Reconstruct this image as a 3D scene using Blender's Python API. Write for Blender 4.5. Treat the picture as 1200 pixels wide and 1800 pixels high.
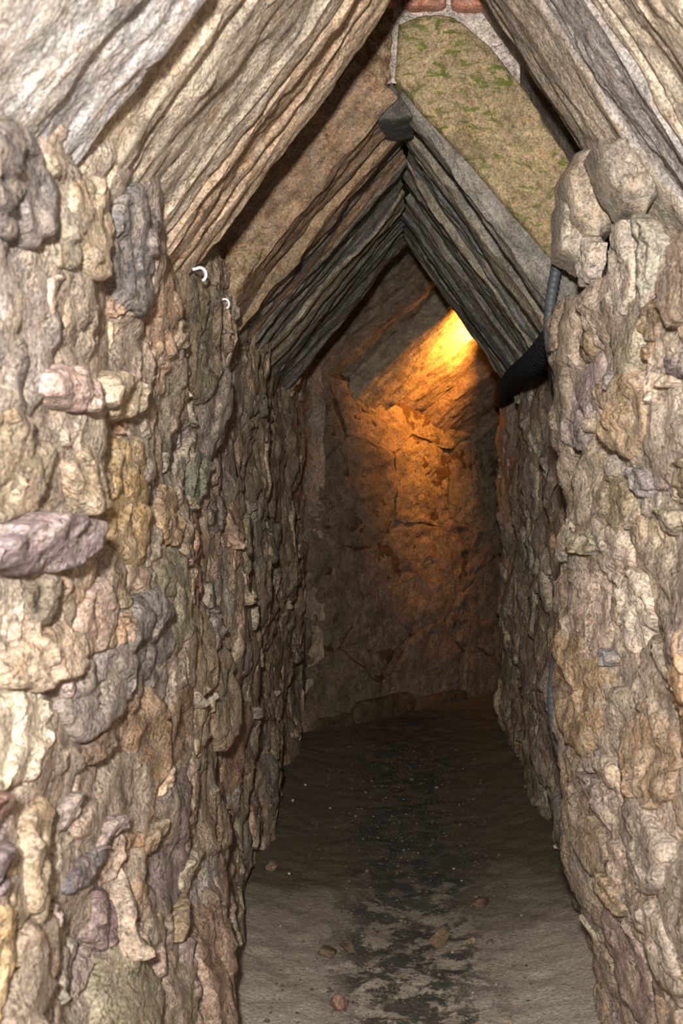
import bpy, math, random
import numpy as np

# ------------------------------------------------------------------ reset
for o in list(bpy.data.objects):
    bpy.data.objects.remove(o, do_unlink=True)
scene = bpy.context.scene
COL = scene.collection

# ------------------------------------------------------------------ camera
EYE = 1.45          # lens height above the tunnel floor
F = 1900.0          # focal length in pixels of the 1200x1800 frame
VPX, VPY = 710.0, 830.0
cam_d = bpy.data.cameras.new('camera')
cam_d.sensor_fit = 'VERTICAL'; cam_d.sensor_height = 36.0; cam_d.sensor_width = 24.0
cam_d.lens = 36.0 * F / 1800.0
cam_d.shift_x = -(VPX - 600) / 1800.0
cam_d.shift_y = -(900 - VPY) / 1800.0
cam_d.clip_start = 0.02
cam_d.dof.use_dof = True
cam_d.dof.focus_distance = 4.2
cam_d.dof.aperture_fstop = 7.0
cam = bpy.data.objects.new('camera', cam_d)
cam.location = (0, 0, EYE)
cam.rotation_euler = (math.radians(90), 0, 0)
COL.objects.link(cam)
scene.camera = cam

# ------------------------------------------------------------------ world, flash, exposure
world = bpy.data.worlds.new('world'); scene.world = world
world.use_nodes = True
bg = world.node_tree.nodes['Background']
bg.inputs[0].default_value = (0.80, 0.88, 1.0, 1)
bg.inputs[1].default_value = 0.22
fl_d = bpy.data.lights.new('camera_flash', 'AREA')
fl_d.shape = 'DISK'; fl_d.size = 0.10; fl_d.energy = 160.0
fl_d.color = (1.0, 0.96, 0.91)
flash = bpy.data.objects.new('camera_flash', fl_d)
flash.location = (-0.06, -0.30, EYE + 0.27)
flash.rotation_euler = (math.radians(97), 0, 0)
COL.objects.link(flash)
scene.view_settings.view_transform = 'Standard'
scene.view_settings.look = 'None'
scene.view_settings.gamma = 1.0
scene.view_settings.exposure = 0.0
scene.view_settings.use_curve_mapping = False

# ------------------------------------------------------------------ helpers: noise
_rs = np.random.RandomState(7)
_perm = np.concatenate([_rs.permutation(256)] * 3)
_grad = _rs.normal(size=(256, 3)); _grad /= np.linalg.norm(_grad, axis=1)[:, None]

def perlin(P):
    P = np.asarray(P, float)
    i = np.floor(P).astype(int); f = P - i; i &= 255
    w = f * f * f * (f * (f * 6 - 15) + 10)
    out = 0
    for dx in (0, 1):
        wx = w[:, 0] if dx else 1 - w[:, 0]
        for dy in (0, 1):
            wy = w[:, 1] if dy else 1 - w[:, 1]
            for dz in (0, 1):
                wz = w[:, 2] if dz else 1 - w[:, 2]
                h = _perm[_perm[_perm[(i[:, 0] + dx) & 255] + ((i[:, 1] + dy) & 255)] + ((i[:, 2] + dz) & 255)]
                g = _grad[h]
                out = out + wx * wy * wz * (g[:, 0] * (f[:, 0] - dx) + g[:, 1] * (f[:, 1] - dy) + g[:, 2] * (f[:, 2] - dz))
    return out * 1.5

def fbm(P, octaves=3, lac=2.1, gain=0.5):
    P = np.asarray(P, float); a = 1.0; s = 0
    for k in range(octaves):
        s = s + a * perlin(P + 17.3 * k); P = P * lac; a *= gain
    return s

def terrace(x, edge=0.72):
    f = x - np.floor(x)
    t = np.clip((f - edge) / (1 - edge), 0, 1)
    return np.floor(x) + t * t * (3 - 2 * t)

def sstep(a, b, x):
    t = np.clip((np.asarray(x, float) - a) / (b - a), 0, 1)
    return t * t * (3 - 2 * t)

# ------------------------------------------------------------------ helpers: meshes
def mesh_obj(name, verts, faces, mat, parent=None, col=None, uv=None, sharp=40):
    me = bpy.data.meshes.new(name)
    me.from_pydata(np.asarray(verts).tolist(), [], faces)
    if col is not None:
        n = len(me.vertices)
        c = np.ones((n, 4), np.float32)
        c[:, :3] = np.asarray(col, np.float32)
        at = me.color_attributes.new('Col', 'FLOAT_COLOR', 'POINT')
        at.data.foreach_set('color', c.ravel())
    if uv is not None:
        li = np.empty(len(me.loops), np.int32); me.loops.foreach_get('vertex_index', li)
        ul = me.uv_layers.new(name='UVMap')
        ul.data.foreach_set('uv', np.asarray(uv, np.float32)[li].ravel())
    me.polygons.foreach_set('use_smooth', np.ones(len(me.polygons), bool))
    if sharp:
        me.set_sharp_from_angle(angle=math.radians(sharp))
    me.materials.append(mat)
    me.update()
    o = bpy.data.objects.new(name, me)
    COL.objects.link(o)
    if parent is not None:
        o.parent = parent
    return o

def tag(o, label=None, cat=None, group=None, kind=None):
    if label: o['label'] = label
    if cat: o['category'] = cat
    if group: o['group'] = group
    if kind: o['kind'] = kind
    return o

def empty(name, loc=(0, 0, 0)):
    o = bpy.data.objects.new(name, None); o.location = loc
    o.empty_display_size = 0.05
    COL.objects.link(o); return o

def grid_faces(nu, nv, off=0, flip=False):
    f = []
    for i in range(nu - 1):
        for j in range(nv - 1):
            a = off + i * nv + j
            q = (a, a + nv, a + nv + 1, a + 1)
            f.append(q[::-1] if flip else q)
    return f

def tube(path, rad, n=12, ripple=0.0, rip_n=0):
    P = np.asarray(path, float)
    # smooth (Catmull-Rom)
    pts = []
    Q = np.vstack([2 * P[0] - P[1], P, 2 * P[-1] - P[-2]])
    for k in range(1, len(Q) - 2):
        for t in np.linspace(0, 1, 24, endpoint=False):
            a, b, c, d = Q[k - 1], Q[k], Q[k + 1], Q[k + 2]
            pts.append(0.5 * ((2 * b) + (c - a) * t + (2 * a - 5 * b + 4 * c - d) * t * t + (3 * b - a - 3 * c + d) * t ** 3))
    pts.append(P[-1]); pts = np.array(pts)
    L = np.concatenate([[0], np.cumsum(np.linalg.norm(np.diff(pts, axis=0), axis=1))])
    if rip_n:
        m = int(rip_n * 6); s = np.linspace(0, L[-1], m)
        pts = np.stack([np.interp(s, L, pts[:, k]) for k in range(3)], 1); L = s
    T = np.gradient(pts, axis=0); T /= np.linalg.norm(T, axis=1)[:, None]
    ref = np.array([0.31, 0.2, 0.93]) if abs(T[0][2]) < .9 else np.array([1, .1, 0])
    V = []
    for k, (p, t) in enumerate(zip(pts, T)):
        a = np.cross(t, ref); a /= np.linalg.norm(a); b = np.cross(t, a)
        r = rad * (1 + (ripple * math.cos(2 * math.pi * k / 6.0) if rip_n else 0))
        for q in range(n):
            an = 2 * math.pi * q / n
            V.append(p + r * (a * math.cos(an) + b * math.sin(an)))
    m = len(pts); Fc = []
    for k in range(m - 1):
        for q in range(n):
            q2 = (q + 1) % n
            Fc.append((k * n + q, k * n + q2, (k + 1) * n + q2, (k + 1) * n + q))
    Fc.append(tuple(range(n))[::-1]); Fc.append(tuple((m - 1) * n + q for q in range(n)))
    return np.array(V), Fc

def proj(P):
    P = np.atleast_2d(P); Y = np.maximum(P[:, 1], 0.05)
    return np.stack([VPX + F * P[:, 0] / Y, VPY - F * (P[:, 2] - EYE) / Y], 1)

# ------------------------------------------------------------------ materials
def new_mat(name):
    m = bpy.data.materials.new(name); m.use_nodes = True
    nt = m.node_tree; nt.nodes.clear()
    out = nt.nodes.new('ShaderNodeOutputMaterial')
    b = nt.nodes.new('ShaderNodeBsdfPrincipled')
    nt.links.new(b.outputs[0], out.inputs[0])
    b.inputs['Roughness'].default_value = 0.85
    b.inputs['Specular IOR Level'].default_value = 0.25
    return m, nt, b

class NT:
    def __init__(s, nt): s.nt = nt
    def n(s, t, **k):
        x = s.nt.nodes.new(t)
        for a, v in k.items(): setattr(x, a, v)
        return x
    def l(s, a, b): s.nt.links.new(a, b)
    def noise(s, vec, scale, detail=4, rough=0.55, dist=0.0):
        x = s.n('ShaderNodeTexNoise'); x.inputs['Scale'].default_value = scale
        x.inputs['Detail'].default_value = detail; x.inputs['Roughness'].default_value = rough
        x.inputs['Distortion'].default_value = dist
        s.l(vec, x.inputs['Vector']); return x.outputs[0]
    def ramp(s, fac, stops):
        x = s.n('ShaderNodeValToRGB'); e = x.color_ramp.elements
        while len(e) < len(stops): e.new(0.5)
        for el, (p, c) in zip(e, stops):
            el.position = p
            el.color = (c, c, c, 1) if not hasattr(c, '__len__') else (*c, 1)
        s.l(fac, x.inputs[0]); return x.outputs[0]
    def mix(s, fac, a, b, mode='MIX'):
        x = s.n('ShaderNodeMix', data_type='RGBA', blend_type=mode)
        if hasattr(fac, 'node'): s.l(fac, x.inputs[0])
        else: x.inputs[0].default_value = fac
        for v, i in ((a, 6), (b, 7)):
            if hasattr(v, 'node'): s.l(v, x.inputs[i])
            else: x.inputs[i].default_value = (*v, 1)
        return x.outputs[2]
    def math(s, op, a, b=0.0, c=None):
        x = s.n('ShaderNodeMath', operation=op)
        for v, i in ((a, 0), (b, 1), (c, 2)):
            if v is None: continue
            if hasattr(v, 'node'): s.l(v, x.inputs[i])
            else: x.inputs[i].default_value = v
        return x.outputs[0]
    def bump(s, h, strength, dist, prev=None):
        x = s.n('ShaderNodeBump'); x.inputs['Strength'].default_value = strength
        x.inputs['Distance'].default_value = dist; s.l(h, x.inputs['Height'])
        if prev is not None: s.l(prev, x.inputs['Normal'])
        return x.outputs[0]
    def mapping(s, vec, scale, rot=(0, 0, 0)):
        x = s.n('ShaderNodeMapping'); x.inputs['Scale'].default_value = scale
        x.inputs['Rotation'].default_value = rot
        s.l(vec, x.inputs['Vector']); return x.outputs[0]

def rock_mat(name, dust=(0.42, 0.36, 0.30), dust_amt=0.45, streak=False, relief=1.0, spec=0.25, moss=0.0, uvscale=(26, 3.2, 1), sc=1.0, flakes=0.0):
    m, nt, b = new_mat(name); N = NT(nt)
    at = N.n('ShaderNodeAttribute', attribute_name='Col').outputs[0]
    pos = N.n('ShaderNodeNewGeometry').outputs['Position']
    if streak:
        uv = N.n('ShaderNodeUVMap').outputs[0]
        sv = N.mapping(uv, uvscale)
        s1 = N.noise(sv, 1.0, 5, 0.62, 0.4)
        sv2 = N.mapping(uv, (uvscale[0] * 2.6, uvscale[1] * 3.0, 1))
        s2 = N.noise(sv2, 1.0, 4, 0.6, 0.3)
    big = N.noise(pos, 9, 4, 0.6)
    mid = N.noise(pos, 38, 4, 0.62, 0.3)
    fine = N.noise(pos, 170, 3, 0.6)
    c = N.mix(1.0, at, N.ramp(big, [(0.28, 0.62), (0.5, 1.0), (0.75, 1.32)]), 'MULTIPLY')
    c = N.mix(1.0, c, N.ramp(mid, [(0.30, 0.62), (0.5, 1.0), (0.72, 1.25)]), 'MULTIPLY')
    # ochre / iron tint
    c = N.mix(N.ramp(N.noise(pos, 15, 3, 0.6), [(0.54, 0.0), (0.70, 0.40)]), c, N.mix(1.0, c, (1.12, 0.84, 0.60), 'MULTIPLY'))
    if streak:
        c = N.mix(1.0, c, N.ramp(s1, [(0.30, 1 - 0.58 * sc), (0.5, 1.0), (0.72, 1 + 0.45 * sc)]), 'MULTIPLY')
        c = N.mix(1.0, c, N.ramp(s2, [(0.32, 1 - 0.35 * sc), (0.5, 1.0), (0.7, 1 + 0.3 * sc)]), 'MULTIPLY')
    c = N.mix(N.math('MULTIPLY', N.ramp(N.noise(pos, 22, 4, 0.65, 0.6), [(0.42, 0.0), (0.62, 1.0)]), dust_amt), c, dust)
    c = N.mix(1.0, c, N.ramp(fine, [(0.34, 0.55), (0.5, 1.0), (0.66, 1.35)]), 'MULTIPLY')
    c = N.mix(N.math('MULTIPLY', N.ramp(N.noise(pos, 75, 5, 0.7, 0.5), [(0.57, 0.0), (0.66, 1.0)]), 0.45), c, N.mix(1.0, c, (1.7, 1.65, 1.6), 'MULTIPLY'))
    c = N.mix(N.math('MULTIPLY', N.ramp(N.noise(pos, 52, 5, 0.7, 0.5), [(0.36, 1.0), (0.44, 0.0)]), 0.55), c, N.mix(1.0, c, (0.35, 0.33, 0.31), 'MULTIPLY'))
    if moss:
        mv = N.mapping(pos, (16, 16, 34))
        mk = N.noise(mv, 1.0, 5, 0.7, 1.2)
        area = N.noise(pos, 5.5, 2, 0.5)
        k = N.math('MULTIPLY', N.ramp(mk, [(0.515, 0.0), (0.59, 1.0)]), N.ramp(area, [(0.34, 0.0), (0.48, 1.0)]))
        c = N.mix(N.math('MULTIPLY', k, moss), c, (0.085, 0.115, 0.015))
    N.l(c, b.inputs['Base Color'])
    b.inputs['Specular IOR Level'].default_value = spec
    N.l(N.ramp(mid, [(0.3, 0.62), (0.7, 0.92)]), b.inputs['Roughness'])
    h1 = N.bump(N.noise(pos, 30, 6, 0.7, 0.3), 0.8 * relief, 0.014)
    h2 = N.bump(N.noise(pos, 95, 4, 0.65), 0.7 * relief, 0.006, h1)
    if flakes:
        t = N.math('MULTIPLY', N.noise(pos, 11, 6, 0.62, 0.35), 9.0)
        fr_ = N.math('POWER', N.math('FRACT', t), 7.0)
        h2 = N.bump(N.math('ADD', N.math('FLOOR', t), fr_), flakes, 0.007, h2)
    if streak:
        h2 = N.bump(s1, 0.9 * relief, 0.012, h2)
        h2 = N.bump(s2, 0.7 * relief, 0.006, h2)
    N.l(h2, b.inputs['Normal'])
    return m

def plain_mat(name, col, rough=0.6, spec=0.4, bump_scale=0, bump_d=0.002, var=0.25, metal=0.0):
    m, nt, b = new_mat(name); N = NT(nt)
    pos = N.n('ShaderNodeTexCoord').outputs['Object']
    k = N.noise(pos, 60, 4, 0.6)
    N.l(N.mix(1.0, col, N.ramp(k, [(0.3, 1 - var), (0.7, 1 + var)]), 'MULTIPLY'), b.inputs['Base Color'])
    b.inputs['Roughness'].default_value = rough; b.inputs['Specular IOR Level'].default_value = spec
    b.inputs['Metallic'].default_value = metal
    if bump_scale:
        N.l(N.bump(N.noise(pos, bump_scale, 4, 0.6), 0.6, bump_d), b.inputs['Normal'])
    return m

M_STONE = rock_mat('rubble_stone', dust=(0.34, 0.28, 0.225), relief=0.75, flakes=0.75, dust_amt=0.5)
M_MORTAR = rock_mat('lime_mortar', dust=(0.34, 0.28, 0.23), dust_amt=0.5, relief=0.85, spec=0.2, flakes=0.75)
M_SLAB = rock_mat('layered_slab_rock', dust=(0.32, 0.28, 0.22), dust_amt=0.25, streak=True, relief=0.8, spec=0.35, sc=0.8)
M_FSLAB = rock_mat('front_slab_rock', dust=(0.38, 0.33, 0.27), dust_amt=0.4, streak=True, relief=0.5, spec=0.12, sc=0.42, flakes=0.5, uvscale=(34, 8.0, 1))
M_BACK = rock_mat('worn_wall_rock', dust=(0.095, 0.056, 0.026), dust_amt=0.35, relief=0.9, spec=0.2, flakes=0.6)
M_MOSS = rock_mat('mossy_sandstone', dust=(0.30, 0.235, 0.14), dust_amt=0.45, relief=0.8, moss=0.9, flakes=0.4)
M_CONG = rock_mat('conglomerate_rock', dust=(0.36, 0.275, 0.17), dust_amt=0.8, relief=1.0, flakes=0.6)
M_BRICK = rock_mat('red_brick', dust=(0.40, 0.30, 0.25), dust_amt=0.3, relief=0.5)
M_ROCK = rock_mat('loose_rock', dust=(0.20, 0.17, 0.13), dust_amt=0.35, relief=0.7)

def floor_mat():
    m, nt, b = new_mat('trodden_earth'); N = NT(nt)
    pos = N.n('ShaderNodeNewGeometry').outputs['Position']
    sep = N.n('ShaderNodeSeparateXYZ'); N.l(pos, sep.inputs[0])
    n1 = N.noise(pos, 3.2, 5, 0.6, 0.4)
    n2 = N.noise(pos, 13, 6, 0.72, 0.3)
    n3 = N.noise(pos, 120, 4, 0.6)
    # pale tone near the entrance, darker tone further in, with a noisy border
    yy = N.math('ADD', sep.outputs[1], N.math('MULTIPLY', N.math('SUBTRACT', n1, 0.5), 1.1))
    far_in = N.ramp(N.math('MULTIPLY', N.math('SUBTRACT', yy, 3.05), 0.8), [(0.0, 0.0), (0.75, 1.0)])
    c = N.mix(far_in, (0.39, 0.335, 0.27), (0.095, 0.080, 0.055))
    # black trodden patches along the middle of the path
    ax = N.math('ABSOLUTE', N.math('SUBTRACT', sep.outputs[0], 0.03))
    mid = N.math('ADD', N.math('MULTIPLY', ax, 1.9), N.math('MULTIPLY', N.math('SUBTRACT', n1, 0.5), 0.9))
    cen = N.ramp(mid, [(0.22, 1.0), (0.60, 0.0)])
    pat = N.math('MULTIPLY', cen, N.ramp(n2, [(0.45, 0.0), (0.52, 1.0)]))
    c = N.mix(N.math('MULTIPLY', pat, 0.9), c, (0.045, 0.042, 0.036))
    c = N.mix(1.0, c, N.ramp(n3, [(0.3, 0.62), (0.5, 1.0), (0.75, 1.4)]), 'MULTIPLY')
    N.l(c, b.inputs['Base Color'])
    b.inputs['Roughness'].default_value = 0.95; b.inputs['Specular IOR Level'].default_value = 0.15
    h = N.bump(n2, 0.6, 0.008); h = N.bump(n3, 0.8, 0.005, h); h = N.bump(N.noise(pos, 45, 5, 0.7), 0.7, 0.008, h)
    N.l(h, b.inputs['Normal'])
    return m
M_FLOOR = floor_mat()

# stone colours (albedo)
TAN = (0.44, 0.355, 0.27); PINK = (0.52, 0.38, 0.31); OCHRE = (0.44, 0.32, 0.19); GREY = (0.36, 0.33, 0.30)
PURP = (0.20, 0.155, 0.165); CREAM = (0.66, 0.55, 0.42); BROWN = (0.27, 0.195, 0.125); RUST = (0.38, 0.205, 0.10)
DARK = (0.16, 0.14, 0.125); MAUVE = (0.34, 0.28, 0.29); RED = (0.26, 0.11, 0.09); OLIVE = (0.26, 0.25, 0.16); BLUE = (0.30, 0.32, 0.33)
PALETTE = [(TAN, 30), (PINK, 14), (OCHRE, 14), (GREY, 14), (MAUVE, 8), (CREAM, 9), (BROWN, 14), (RUST, 6), (DARK, 3), (PURP, 3), (OLIVE, 3)]
PAL_IN = [((0.42, 0.31, 0.19), 26), ((0.44, 0.30, 0.20), 12), (OCHRE, 16), ((0.34, 0.30, 0.24), 14), (BROWN, 16), (RUST, 8), ((0.50, 0.41, 0.29), 8), (OLIVE, 5), (DARK, 3)]
def pick(rng, pal=PALETTE):
    w = np.array([p[1] for p in pal], float); c = np.array(pal[rng.choice(len(pal), p=w / w.sum())][0])
    c = c * 0.62 + np.array(TAN) * 0.38
    return np.clip(c * 0.78 * rng.uniform(0.82, 1.18) * rng.uniform(0.96, 1.04, 3), 0.02, 0.85)

# ------------------------------------------------------------------ paths and wall surfaces
class Path:
    def __init__(s, pts, side, wob=0.018, seed=0, flare=None, macro=0.013):
        s.macro = macro
        P = np.array(pts, float); d = np.linalg.norm(np.diff(P, axis=0), axis=1)
        L = np.concatenate([[0], np.cumsum(d)])
        n = int(L[-1] / 0.02)
        u = np.linspace(0, L[-1], n)
        X = np.interp(u, L, P[:, 0]); Y = np.interp(u, L, P[:, 1])
        k = np.ones(5) / 5
        Xs = np.convolve(np.pad(X, 2, 'edge'), k, 'valid'); Ys = np.convolve(np.pad(Y, 2, 'edge'), k, 'valid')
        tx = np.gradient(Xs); ty = np.gradient(Ys); m = np.hypot(tx, ty)
        s.u = u; s.X = Xs; s.Y = Ys; s.L = L[-1]
        s.nx = side * ty / m; s.ny = -side * tx / m
        s.wob = wob; s.seed = seed; s.flare = flare
    def u_at_y(s, y): return np.interp(y, s.Y, s.u)
    def __call__(s, u, v, d):
        u = np.asarray(u, float); v = np.asarray(v, float)
        x = np.interp(u, s.u, s.X); y = np.interp(u, s.u, s.Y)
        nx = np.interp(u, s.u, s.nx); ny = np.interp(u, s.u, s.ny)
        dd = d + s.wob * perlin(np.stack([u * 1.7, v * 1.7, np.full_like(u, s.seed)], 1)) * 1.4
        Qm = np.stack([u * 2.2, v * 2.6, np.full_like(u, s.seed + 4)], 1)
        dd = dd + s.macro * terrace(3.2 * fbm(Qm, 4), 0.86)
        if s.flare is not None: dd = dd + s.flare(y, v)
        return np.stack([x + nx * dd, y + ny * dd, v + 0 * x], 1)

def flare_left(y, v):
    return 0.085 * sstep(-0.75, -1.45, v - EYE) * (1 - sstep(2.6, 3.6, y))
def flare_right(y, v):
    near = 1 - sstep(2.93, 3.0, y)
    return -0.105 * sstep(-0.70, -1.45, v - EYE) * near

S2 = math.sqrt(0.5)
C0 = (-0.555, 6.10)                 # corner where the tunnel bends right
left_path = Path([(-0.515, -1.6), (-0.515, 2.6), (-0.57, 6.0), C0, (C0[0] + 0.10, C0[1] + 0.10)], +1, seed=3.3, flare=flare_left)
right_path = Path([(0.54, -1.6), (0.54, 1.8), (0.392, 2.84), (0.42, 2.93), (0.565, 2.99), (0.56, 6.42), (0.62, 6.52), (1.7, 7.60)], -1, seed=9.1, flare=flare_right)
back_path = Path([(C0[0] - 0.02, C0[1] - 0.02), (C0[0] + 2.6 * S2, C0[1] + 2.6 * S2)], +1, wob=0.012, seed=5.7, macro=0.006)

# ------------------------------------------------------------------ stones
def clip_poly(poly, n, c):
    out = []
    for i in range(len(poly)):
        a = poly[i]; b = poly[(i + 1) % len(poly)]
        da = a @ n - c; db = b @ n - c
        if da <= 0: out.append(a)
        if da * db < 0: out.append(a + (b - a) * (da / (da - db)))
    return out

def chaikin(P, it=2, q=0.22):
    for _ in range(it):
        A = P * (1 - q) + np.roll(P, -1, 0) * q
        B = P * q + np.roll(P, -1, 0) * (1 - q)
        P = np.stack([A, B], 1).reshape(-1, 2)
    return P

def resample(P, n):
    Q = np.vstack([P, P[:1]]); d = np.linalg.norm(np.diff(Q, axis=0), axis=1)
    L = np.concatenate([[0], np.cumsum(d)]); s = np.linspace(0, L[-1], n, endpoint=False)
    return np.stack([np.interp(s, L, Q[:, 0]), np.interp(s, L, Q[:, 1])], 1)

_topo = {}
def stone_topo(n, k):
    if (n, k) not in _topo:
        f = []
        for r in range(k - 1):
            for i in range(n):
                j = (i + 1) % n
                f.append((r * n + i, r * n + j, (r + 1) * n + j, (r + 1) * n + i))
        c = k * n
        for i in range(n): f.append(((k - 1) * n + i, (k - 1) * n + (i + 1) % n, c))
        _topo[(n, k)] = f
    return _topo[(n, k)]

def stone_mesh(poly, surf, H, rng, n=30, k=8, base=-0.016, p=10.0, tilt=0.35, rough=0.008, flake=0.008, edge_noise=0.13, scale=1.0, ch=1):
    """poly in (u,v) metres -> rounded, chipped stone standing H proud of the wall surface"""
    P = np.asarray(poly, float)
    P = resample(chaikin(P, ch, 0.16) if ch else P, n)
    c = P.mean(0); R = P - c; rad = np.linalg.norm(R, axis=1).mean()
    sd = rng.uniform(0, 90)
    e = fbm(np.stack([P[:, 0] / rad * 1.6, P[:, 1] / rad * 1.6, np.full(n, sd)], 1), 4, gain=0.6)
    P = c + R * (1 + edge_noise * e)[:, None]; R = P - c
    ss = np.concatenate([[1.0, 0.99], 1 - np.linspace(0.03, 0.86, k - 2) ** 1.25])
    S = np.repeat(ss, n)
    UV = np.concatenate([c + R * s for s in ss] + [c[None]])
    S = np.append(S, 0.0)
    prof = (1 - S ** p) ** (1 / p)
    ru = np.abs(R[:, 0]).max() + 1e-6; rv = np.abs(R[:, 1]).max() + 1e-6
    tu, tv = rng.uniform(-tilt, tilt), rng.uniform(-tilt, tilt)
    loc = (UV - c)
    d = base + (H - base) * prof
    d = d + H * (tu * loc[:, 0] / ru + tv * loc[:, 1] / rv) * prof
    Q = np.stack([UV[:, 0], UV[:, 1], np.full(len(UV), sd)], 1)
    d = d + rough * fbm(Q * np.array([13, 15, 1]) * scale, 4, gain=0.55) * prof
    # flaked layers: tilted terraces
    a = rng.uniform(0, 6.28)
    ph = (loc[:, 0] * math.cos(a) + loc[:, 1] * math.sin(a)) / max(rad, 0.03) * rng.uniform(0.6, 1.6)
    d = d + flake * (terrace(ph + 1.3 * fbm(Q * np.array([7, 8, 1]) * scale + 31, 3), 0.78) * 0.8) * prof * (1 if rng.uniform() < .8 else 0)
    return UV, d, stone_topo(n, k)

def voronoi_cells(u0, u1, v0, v1, aniso, rfun, rng, tries=5000, avoid=(), pack=0.84):
    A = []; 
    rs = np.sort(np.array([rfun(rng) for _ in range(tries)]))[::-1]
    pts = np.zeros((0, 2)); rad = np.zeros(0)
    for (cu, cv, r) in avoid:
        pts = np.vstack([pts, [cu / aniso, cv]]); rad = np.append(rad, r)
    nav = len(pts)
    for r in rs:
        for _ in range(3):
            q = np.array([rng.uniform(u0, u1) / aniso, rng.uniform(v0, v1)])
            if len(pts) == 0 or np.all(np.hypot(*(pts - q).T) > (rad + r) * pack):
                pts = np.vstack([pts, q]); rad = np.append(rad, r); break
    cells = []
    for i in range(nav, len(pts)):
        p = pts[i]; r = rad[i]; b = 2.0 * r
        poly = [p + np.array(x) for x in ((-b, -b), (b, -b), (b, b), (-b, b))]
        D = pts - p; dist = np.hypot(D[:, 0], D[:, 1])
        for j in np.argsort(dist)[1:22]:
            if dist[j] > r * 2 + rad[j] * 2: break
            n = D[j] / dist[j]
            off = (dist[j] ** 2 + r ** 2 - rad[j] ** 2) / (2 * dist[j])
            poly = clip_poly(poly, n, p @ n + max(off, 0.25 * r))
            if len(poly) < 3: break
        if len(poly) >= 3:
            poly = np.array(poly); poly[:, 0] *= aniso
            cells.append((poly, r))
    return cells

def lay_stones(parent, surf, recs, mat, limit=300, stuff_name='small_stones'):
    """recs: (UV, d, faces, colour, label). The ones showing largest become single objects, the rest one joined part."""
    items = []
    for UV, d, faces, col, lab in recs:
        V = surf(UV[:, 0], UV[:, 1], d)
        p = proj(V); inside = (p[:, 0] > -40) & (p[:, 0] < 1240) & (p[:, 1] > -40) & (p[:, 1] < 1840) & (V[:, 1] > 0.5)
        w = 0.0
        if inside.any():
            q = p[inside]; w = np.ptp(q[:, 0]) * np.ptp(q[:, 1])
        items.append((w, V, faces, col, UV, lab))
    items.sort(key=lambda t: -t[0])
    for w, V, faces, col, UV, lab in items[:limit]:
        if w <= 0: break
        o = mesh_obj('stone', V, faces, mat, parent, np.tile(col, (len(V), 1)), UV, 50)
        if lab: o['label'] = lab
    rest = [t for k, t in enumerate(items) if k >= limit or t[0] <= 0]
    if rest:
        VV = []; FF = []; CC = []; UU = []; off = 0
        for w, V, faces, col, UV, lab in rest:
            VV.append(V); CC.append(np.tile(col, (len(V), 1))); UU.append(UV)
            FF += [tuple(i + off for i in f) for f in faces]; off += len(V)
        o = mesh_obj(stuff_name, np.vstack(VV), FF, mat, parent, np.vstack(CC), np.vstack(UU), 50)
        o['kind'] = 'stuff'

def mortar_wall(name, path, ulist, vlist, mat, rgb, amp=0.009, side_flip=False, base=0.0, seed=0.0):
    U, V = np.meshgrid(ulist, vlist, indexing='ij')
    u = U.ravel(); v = V.ravel()
    Q = np.stack([u, v, np.full_like(u, seed)], 1)
    d = base + amp * fbm(Q * np.array([8, 9, 1]), 4, gain=0.55) + 0.006 * terrace(2.0 * fbm(Q * np.array([5, 7, 1]) + 5, 3), 0.8)
    P = path(u, v, d)
    col = np.array(rgb)[None] * (1 + 0.18 * fbm(Q * 3.1 + 9, 3))[:, None]
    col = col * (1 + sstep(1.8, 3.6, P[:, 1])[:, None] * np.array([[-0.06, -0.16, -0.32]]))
    nu, nv = len(ulist), len(vlist)
    f = grid_faces(nu, nv, 0, side_flip)
    o = mesh_obj(name, P, f, mat, None, col, np.stack([u, v], 1), 55)
    o['kind'] = 'structure'
    return o

def spaced(a, b, lo, hi, fine, coarse):
    """coarse spacing outside [lo,hi], fine inside"""
    out = []
    x = a
    while x < b:
        out.append(x); x += fine if lo <= x < hi else coarse
    out.append(b); return np.array(out)

# ---------------------------------------------------------------- floor
xs = spaced(-0.85, 2.4, -0.72, 0.75, 0.014, 0.08)
ys = spaced(-1.7, 8.6, 2.3, 7.4, 0.016, 0.10)
X, Y = np.meshgrid(xs, ys, indexing='ij'); x = X.ravel(); y = Y.ravel()
Q = np.stack([x, y, np.full_like(x, 2.0)], 1)
z = 0.014 * fbm(Q * np.array([2.2, 2.2, 1]), 3) + 0.006 * fbm(Q * np.array([13, 13, 1]) + 4, 3) + 0.0025 * fbm(Q * np.array([45, 45, 1]), 2)
z += 0.05 * sstep(0.30, 0.62, np.abs(x)) * (y < 5.6) + 0.012 * sstep(0.35, 0.0, np.abs(x - 0.02)) * -1
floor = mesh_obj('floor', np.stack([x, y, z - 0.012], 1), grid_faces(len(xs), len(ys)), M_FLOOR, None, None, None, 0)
floor['kind'] = 'structure'
def floor_z(px, py):
    k = np.argmin((x - px) ** 2 + (y - py) ** 2); return z[k] - 0.012

# ---------------------------------------------------------------- left wall
rng = np.random.RandomState(11)
VT = EYE + 0.60
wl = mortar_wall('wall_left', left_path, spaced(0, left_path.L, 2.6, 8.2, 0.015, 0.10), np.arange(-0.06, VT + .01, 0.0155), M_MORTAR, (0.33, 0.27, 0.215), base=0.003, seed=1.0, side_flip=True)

def px_left(px, py):
    Yd = 0.50 * F / (VPX - px); return left_path.u_at_y(Yd), EYE + (VPY - py) / F * Yd
def px_right(px, py):
    # near right wall: line from (.54,1.8) to (.392,2.84)
    t = (px - VPX) / F; k = (0.392 - 0.54) / (2.84 - 1.8)
    Yd = (0.54 - k * 1.8) / (t - k); return right_path.u_at_y(Yd), EYE + (VPY - py) / F * Yd

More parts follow.
